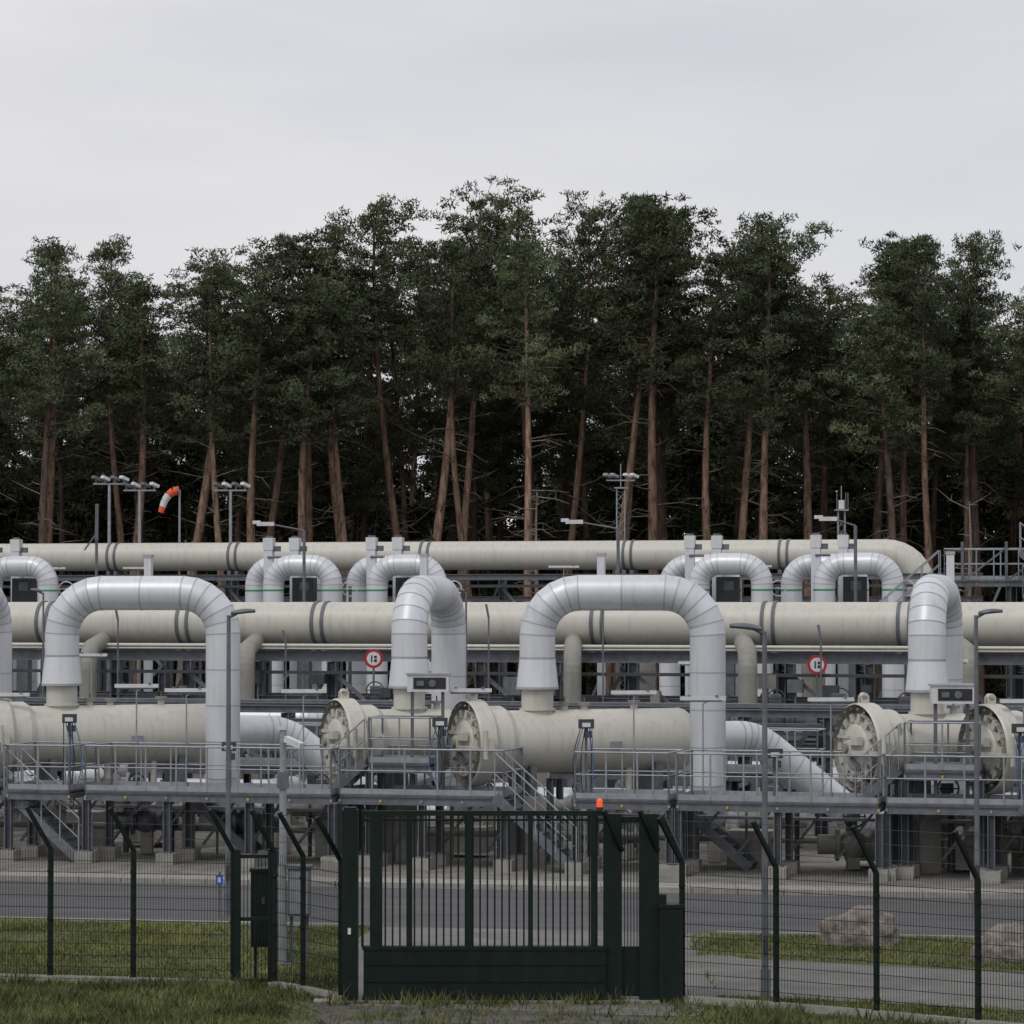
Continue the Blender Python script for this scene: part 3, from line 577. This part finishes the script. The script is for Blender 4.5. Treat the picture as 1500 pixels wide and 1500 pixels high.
for x in(-4.42,-4.14): b.box((x,54.3,0.28),(0.05,0.05,0.56),GREEN)
b.obj('gate_control_cabinet')
b=MB(); b.box((-3.80,56.3,1.3),(0.40,0.3,0.85),STEEL); b.box((-3.80,56.3,1.75),(0.46,0.36,0.05),STEEL); b.box((-3.80,56.14,1.3),(0.34,0.02,0.75),RAIL)
for x in(-3.94,-3.66): b.box((x,56.3,0.44),(0.05,0.05,0.88),STEEL)
b.obj('electrical_cabinet')
b=MB(); X,Y=-4.09,56.2; b.cyl((X,Y,0),(X,Y,4.2),0.075,RAIL,r1=0.06,n=14); b.cyl((X,Y,0),(X,Y,0.04),0.18,STEEL,n=16); b.box((X,Y,3.3),(0.2,0.2,0.3),STEEL); b.beam((X,Y,4.0),(X+0.2,Y-0.12,4.0),0.04,0.04,WHITE)
b.beam((X+0.06,Y-0.1,4.04),(X+0.36,Y-0.35,3.92),0.11,0.11,WHITE); b.box((X-0.02,Y,4.22),(0.16,0.16,0.05),WHITE); b.obj('security_camera_pole')

def boulder(X,Y,w_,d_,h_,seed):
    import bmesh
    bm=bmesh.new(); bmesh.ops.create_icosphere(bm,subdivisions=5,radius=1)
    for v in bm.verts:
        p=v.co.copy(); n1=noise.noise(p*1.3+Vector((seed,0,0)))*0.26+noise.noise(p*3.1+Vector((0,seed,0)))*0.11+noise.noise(p*9)*0.035
        p*=(1+n1); v.co=Vector((p.x*w_/2,p.y*d_/2,max(-0.35,p.z)*h_*0.78+h_*0.22))
    for f in bm.faces: f.smooth=True
    me=bpy.data.meshes.new('boulder'); bm.to_mesh(me); bm.free(); me.materials.append(ROCK); o=bpy.data.objects.new('boulder',me); o.location=(X,Y,0); scene.collection.objects.link(o)
boulder(6.62,59.6,1.5,1.1,0.70,3.3); boulder(9.0,57.0,1.3,1.0,0.62,8.1)

# ------------------------------------------------------------------ trees
def tri_cloud(centers, ups, lens, wid, rs):
    n=len(centers); d=rs.normal(size=(n,3)); d[:,2]+=ups; d/=np.linalg.norm(d,axis=1)[:,None]
    s=np.cross(d,rs.normal(size=(n,3))); s/=np.linalg.norm(s,axis=1)[:,None]
    return np.stack([centers-s*wid,centers+s*wid,centers+d*lens[:,None]],1).reshape(-1,3)
def trunk(b,rr,H,mat,r0=0.25,lean_=0.065):
    lean=Vector((rr.uniform(-lean_,lean_),rr.uniform(-0.03,0.03),0)); ph=rr.uniform(0,6); wob=rr.uniform(0.1,0.5)
    def tr(t): return Vector((lean.x*H*t+wob*math.sin(ph+t*5.0)-wob*math.sin(ph),lean.y*H*t+0.2*math.sin(ph*2+t*4)-0.2*math.sin(ph*2),H*t))
    n=8; k=14; vs=[];fs=[]
    for i in range(k+1):
        t=i/k*0.96; c=tr(t); r=r0*(1-t)**0.75+0.02
        for j in range(n): vs.append(c+Vector((math.cos(2*math.pi*j/n)*r*rr.uniform(.9,1.1),math.sin(2*math.pi*j/n)*r,0)))
    for i in range(k):
        for j in range(n): fs.append((i*n+j,i*n+(j+1)%n,(i+1)*n+(j+1)%n,(i+1)*n+j))
    b.add(vs,fs,mat,True); return tr
def deadwood(b,rr,tr,t0,t1,num,mat,Lm=2.3):
    for i in range(num):
        t=rr.uniform(t0,t1); c=tr(t); a=rr.uniform(0,6.28); L_=rr.uniform(0.4,Lm); d=Vector((math.cos(a),math.sin(a),rr.uniform(-0.3,0.5)))
        m=c+d*L_*0.55; e=m+(d+Vector((0,0,rr.uniform(-0.7,0.4))))*L_*0.45
        b.cyl(c,m,0.038,mat,r1=0.024,n=4,cap=False); b.cyl(m,e,0.024,mat,r1=0.008,n=4,cap=False)
        for _ in range(2):
            if rr.random()<.6: b.cyl(m,m+Vector((rr.uniform(-.5,.5),rr.uniform(-.5,.5),rr.uniform(-.1,.5)))*0.9,0.018,mat,r1=0.005,n=4,cap=False)
def pine(seed,H=26.0,cb=0.55,spread=3.0,dens=1.0,bark=None):
    bark=bark or BARK
    rr=random.Random(seed); rs=np.random.RandomState(seed); b=MB(); tr=trunk(b,rr,H,bark)
    deadwood(b,rr,tr,0.15,cb+0.1,rr.randint(18,32),TWIG)
    C=[];Rr=[]; nb=int(46*dens); bias=rr.uniform(0,6.28); gap=rr.uniform(0.15,0.6)
    for i in range(nb):
        q=(i+rr.random())/nb
        if abs(q-gap)<0.025: continue
        t=cb+(0.955-cb)*q; c=tr(t); a=i*2.4+rr.uniform(-0.7,0.7)
        prof=min(1.0,0.55+q*2.0)*(0.34+0.66*(1-q**2.2)**0.6)*(1+0.2*math.cos(a-bias))
        L_=spread*prof*(rr.uniform(0.5,1.25))*(0.85 if q>0.8 else 1); el=math.radians(2+44*q**1.4+rr.uniform(-10,18))
        d=Vector((math.cos(a)*math.cos(el),math.sin(a)*math.cos(el),math.sin(el))); m=c+d*L_*0.55; e=m+(d+Vector((0,0,0.35))).normalized()*L_*0.45
        b.cyl(c,m,0.07*(1.2-q),BARKB,r1=0.04*(1.2-q),n=5,cap=False); b.cyl(m,e,0.04*(1.2-q),BARKB,r1=0.012,n=4,cap=False)
        nc=max(3,int(L_*3.0)); 
        for j in range(nc):
            f=0.28+0.74*(j+rr.random())/nc; p=(c.lerp(m,f/0.55) if f<0.55 else m.lerp(e,(f-0.55)/0.45))
            sp=0.28+0.26*f
            p=p+Vector((rr.gauss(0,sp),rr.gauss(0,sp),rr.gauss(0.05,0.18))); C.append(tuple(p)); Rr.append(rr.uniform(0.32,0.66)*(1.0 if q<0.85 else 0.8))
    c=tr(0.955)
    for j in range(14): C.append((c.x+rr.gauss(0,.5),c.y+rr.gauss(0,.5),c.z+rr.uniform(-.8,.75))); Rr.append(rr.uniform(0.25,0.42))
    C=np.array(C); Rr=np.array(Rr); per=(44*(Rr/0.45)**1.7).astype(int); idx=np.repeat(np.arange(len(C)),per); nn=len(idx)
    u=rs.normal(size=(nn,3)); u/=np.linalg.norm(u,axis=1)[:,None]; rad=rs.uniform(0.1,1,nn)**0.5
    off=u*(rad*Rr[idx])[:,None]; off[:,2]*=0.5; cen=C[idx]+off
    return b,tri_cloud(cen,0.7,rs.uniform(0.15,0.31,nn),0.040,rs),NEEDLE
def finish(b,V,mat,name):
    if mat not in b.mats: b.mats.append(mat)
    k=b.mats.index(mat); nv=len(b.v); nt_=len(V)//3
    me=bpy.data.meshes.new(name); allv=np.vstack([np.array(b.v,dtype=float).reshape(-1,3),V])
    F=b.f+[(nv+3*i,nv+3*i+1,nv+3*i+2) for i in range(nt_)]
    me.from_pydata(allv.tolist(),[],F)
    for m in b.mats: me.materials.append(m)
    me.polygons.foreach_set('material_index',b.m+[k]*nt_); me.polygons.foreach_set('use_smooth',b.s+[False]*nt_); me.update(); return me
protos=[]
for i,(cb,sp,dn,bk) in enumerate([(0.63,3.0,0.85,BARK),(0.68,2.8,0.75,BARK),(0.60,3.3,0.9,BARK),(0.72,2.9,0.7,BARK),(0.64,3.4,0.85,BARK),(0.66,2.6,0.75,BARK),
     (0.60,3.0,0.9,BARKB),(0.55,3.2,0.95,BARKB),(0.50,3.0,1.05,BARKB),(0.58,3.3,0.95,BARKB),(0.46,3.0,1.05,BARKB)]):
    protos.append(finish(*pine(100+i,26.0,cb,sp,dn,bk),'pine_tree'))
front=protos[:6]+protos[6:7]; dark=protos[6:]
prof=[(-60,24.5),(-26.9,24.1),(-24.6,25.9),(-22.5,25.2),(-19.7,26.2),(-16.5,24.9),(-13.6,26.1),(-11.5,25.9),(-7.9,26.8),(-5.4,28.0),(-2.9,28.7),(0,28.6),(2.5,28.0),(5.4,28.4),(8.2,28.2),(11.6,27.2),(14.3,25.8),(16.1,25.6),(19.4,26.2),(20.8,26.5),(23.7,26.2),(26.9,25.9),(60,25)]
px_=[p[0] for p in prof]; pz_=[p[1] for p in prof]
def place(X,Y,H,coll,name,rt,ps):
    o=bpy.data.objects.new(name,rt.choice(ps)); s=H/26.0; o.location=(X,Y,-0.05); o.rotation_euler=(0,0,rt.uniform(0,6.28)); q=rt.uniform(0.85,1.22); o.scale=(q,q*rt.uniform(0.92,1.08),s); coll.objects.link(o)
rt=random.Random(5)
X=-44.0
while X<44:
    place(X,160.5+rt.uniform(-2.5,2.5),float(np.interp(X,px_,pz_))*rt.uniform(0.86,0.985),scene.collection,'pine_tree',rt,front); X+=rt.uniform(1.6,3.8)
for X in (-24.4,-19.7,-13.6,-10.9,-7.9,-5.2,-2.9,0.2,2.6,5.4,8.2,11.6,19.3,20.9,23.9):
    place(X,165+rt.uniform(-1,1),float(np.interp(X,px_,pz_)),scene.collection,'pine_tree',rt,protos[:9])
for X,H_,seed in ((-16.4,10.0,1),(1.1,12.5,2),(22.8,12,7)):
    rr=random.Random(seed); b=MB(); tr=trunk(b,rr,H_,BARKD,0.16,0.03); deadwood(b,rr,tr,0.4,0.95,int(H_*1.6),BARKD,1.8); o=b.obj('dead_pine_tree'); o.location=(X,157.5,-0.05)
fc=bpy.data.collections.new('pine_forest_trees')
for Y in(170,177,186,198):
    X=-60+rt.uniform(0,2)
    while X<60:
        place(X,Y+rt.uniform(-2.5,2.5),float(np.interp(X,px_,pz_))*rt.uniform(0.84,0.99),fc,'pine_tree',rt,dark); X+=rt.uniform(2.9,5.2)
e=bpy.data.objects.new('pine_forest',None); e.instance_type='COLLECTION'; e.instance_collection=fc; scene.collection.objects.link(e)
def shrub(seed,H,W):
    rr=random.Random(seed); rs=np.random.RandomState(seed); b=MB(); C=[];Rr=[]
    for i in range(9):
        a=rr.uniform(0,6.28); e_=Vector((math.cos(a)*W*0.35*rr.random(),math.sin(a)*W*0.35*rr.random(),H*rr.uniform(0.6,0.95))); b.cyl((0,0,0),e_,0.06,TWIG,r1=0.015,n=5,cap=False)
    for i in range(130):
        z=rr.random(); a=rr.uniform(0,6.28); r=W/2*math.sqrt(rr.random())*math.sin(math.pi*(0.15+0.8*z))*rr.uniform(0.7,1.15)
        C.append((math.cos(a)*r,math.sin(a)*r,H*(0.04+0.94*z))); Rr.append(rr.uniform(0.3,0.6))
    C=np.array(C);Rr=np.array(Rr); idx=np.repeat(np.arange(len(C)),60); nn=len(idx); u=rs.normal(size=(nn,3)); u/=np.linalg.norm(u,axis=1)[:,None]
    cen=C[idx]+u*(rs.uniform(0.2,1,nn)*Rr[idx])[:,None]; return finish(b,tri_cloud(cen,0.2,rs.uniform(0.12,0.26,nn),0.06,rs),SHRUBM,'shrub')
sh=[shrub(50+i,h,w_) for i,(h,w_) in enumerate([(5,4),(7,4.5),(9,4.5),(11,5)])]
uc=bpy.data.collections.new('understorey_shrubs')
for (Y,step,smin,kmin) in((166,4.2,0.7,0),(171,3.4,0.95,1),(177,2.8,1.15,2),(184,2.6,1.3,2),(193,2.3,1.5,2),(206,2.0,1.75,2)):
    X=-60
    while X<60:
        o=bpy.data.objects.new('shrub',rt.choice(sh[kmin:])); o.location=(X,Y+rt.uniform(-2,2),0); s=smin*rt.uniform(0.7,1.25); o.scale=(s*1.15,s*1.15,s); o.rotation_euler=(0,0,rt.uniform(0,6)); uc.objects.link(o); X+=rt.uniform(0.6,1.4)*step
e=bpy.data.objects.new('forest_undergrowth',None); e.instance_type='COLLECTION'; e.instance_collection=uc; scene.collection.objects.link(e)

# ------------------------------------------------------------------ camera
cd=bpy.data.cameras.new('camera'); cd.lens=110.4; cd.sensor_width=36; cd.clip_start=1; cd.clip_end=5000
co=bpy.data.objects.new('camera',cd); co.location=(0,0,6.5); co.rotation_euler=(math.radians(90+1.62),0,0); scene.collection.objects.link(co); scene.camera=co
scene.view_settings.view_transform='Standard'; scene.view_settings.look='None'; scene.view_settings.exposure=0
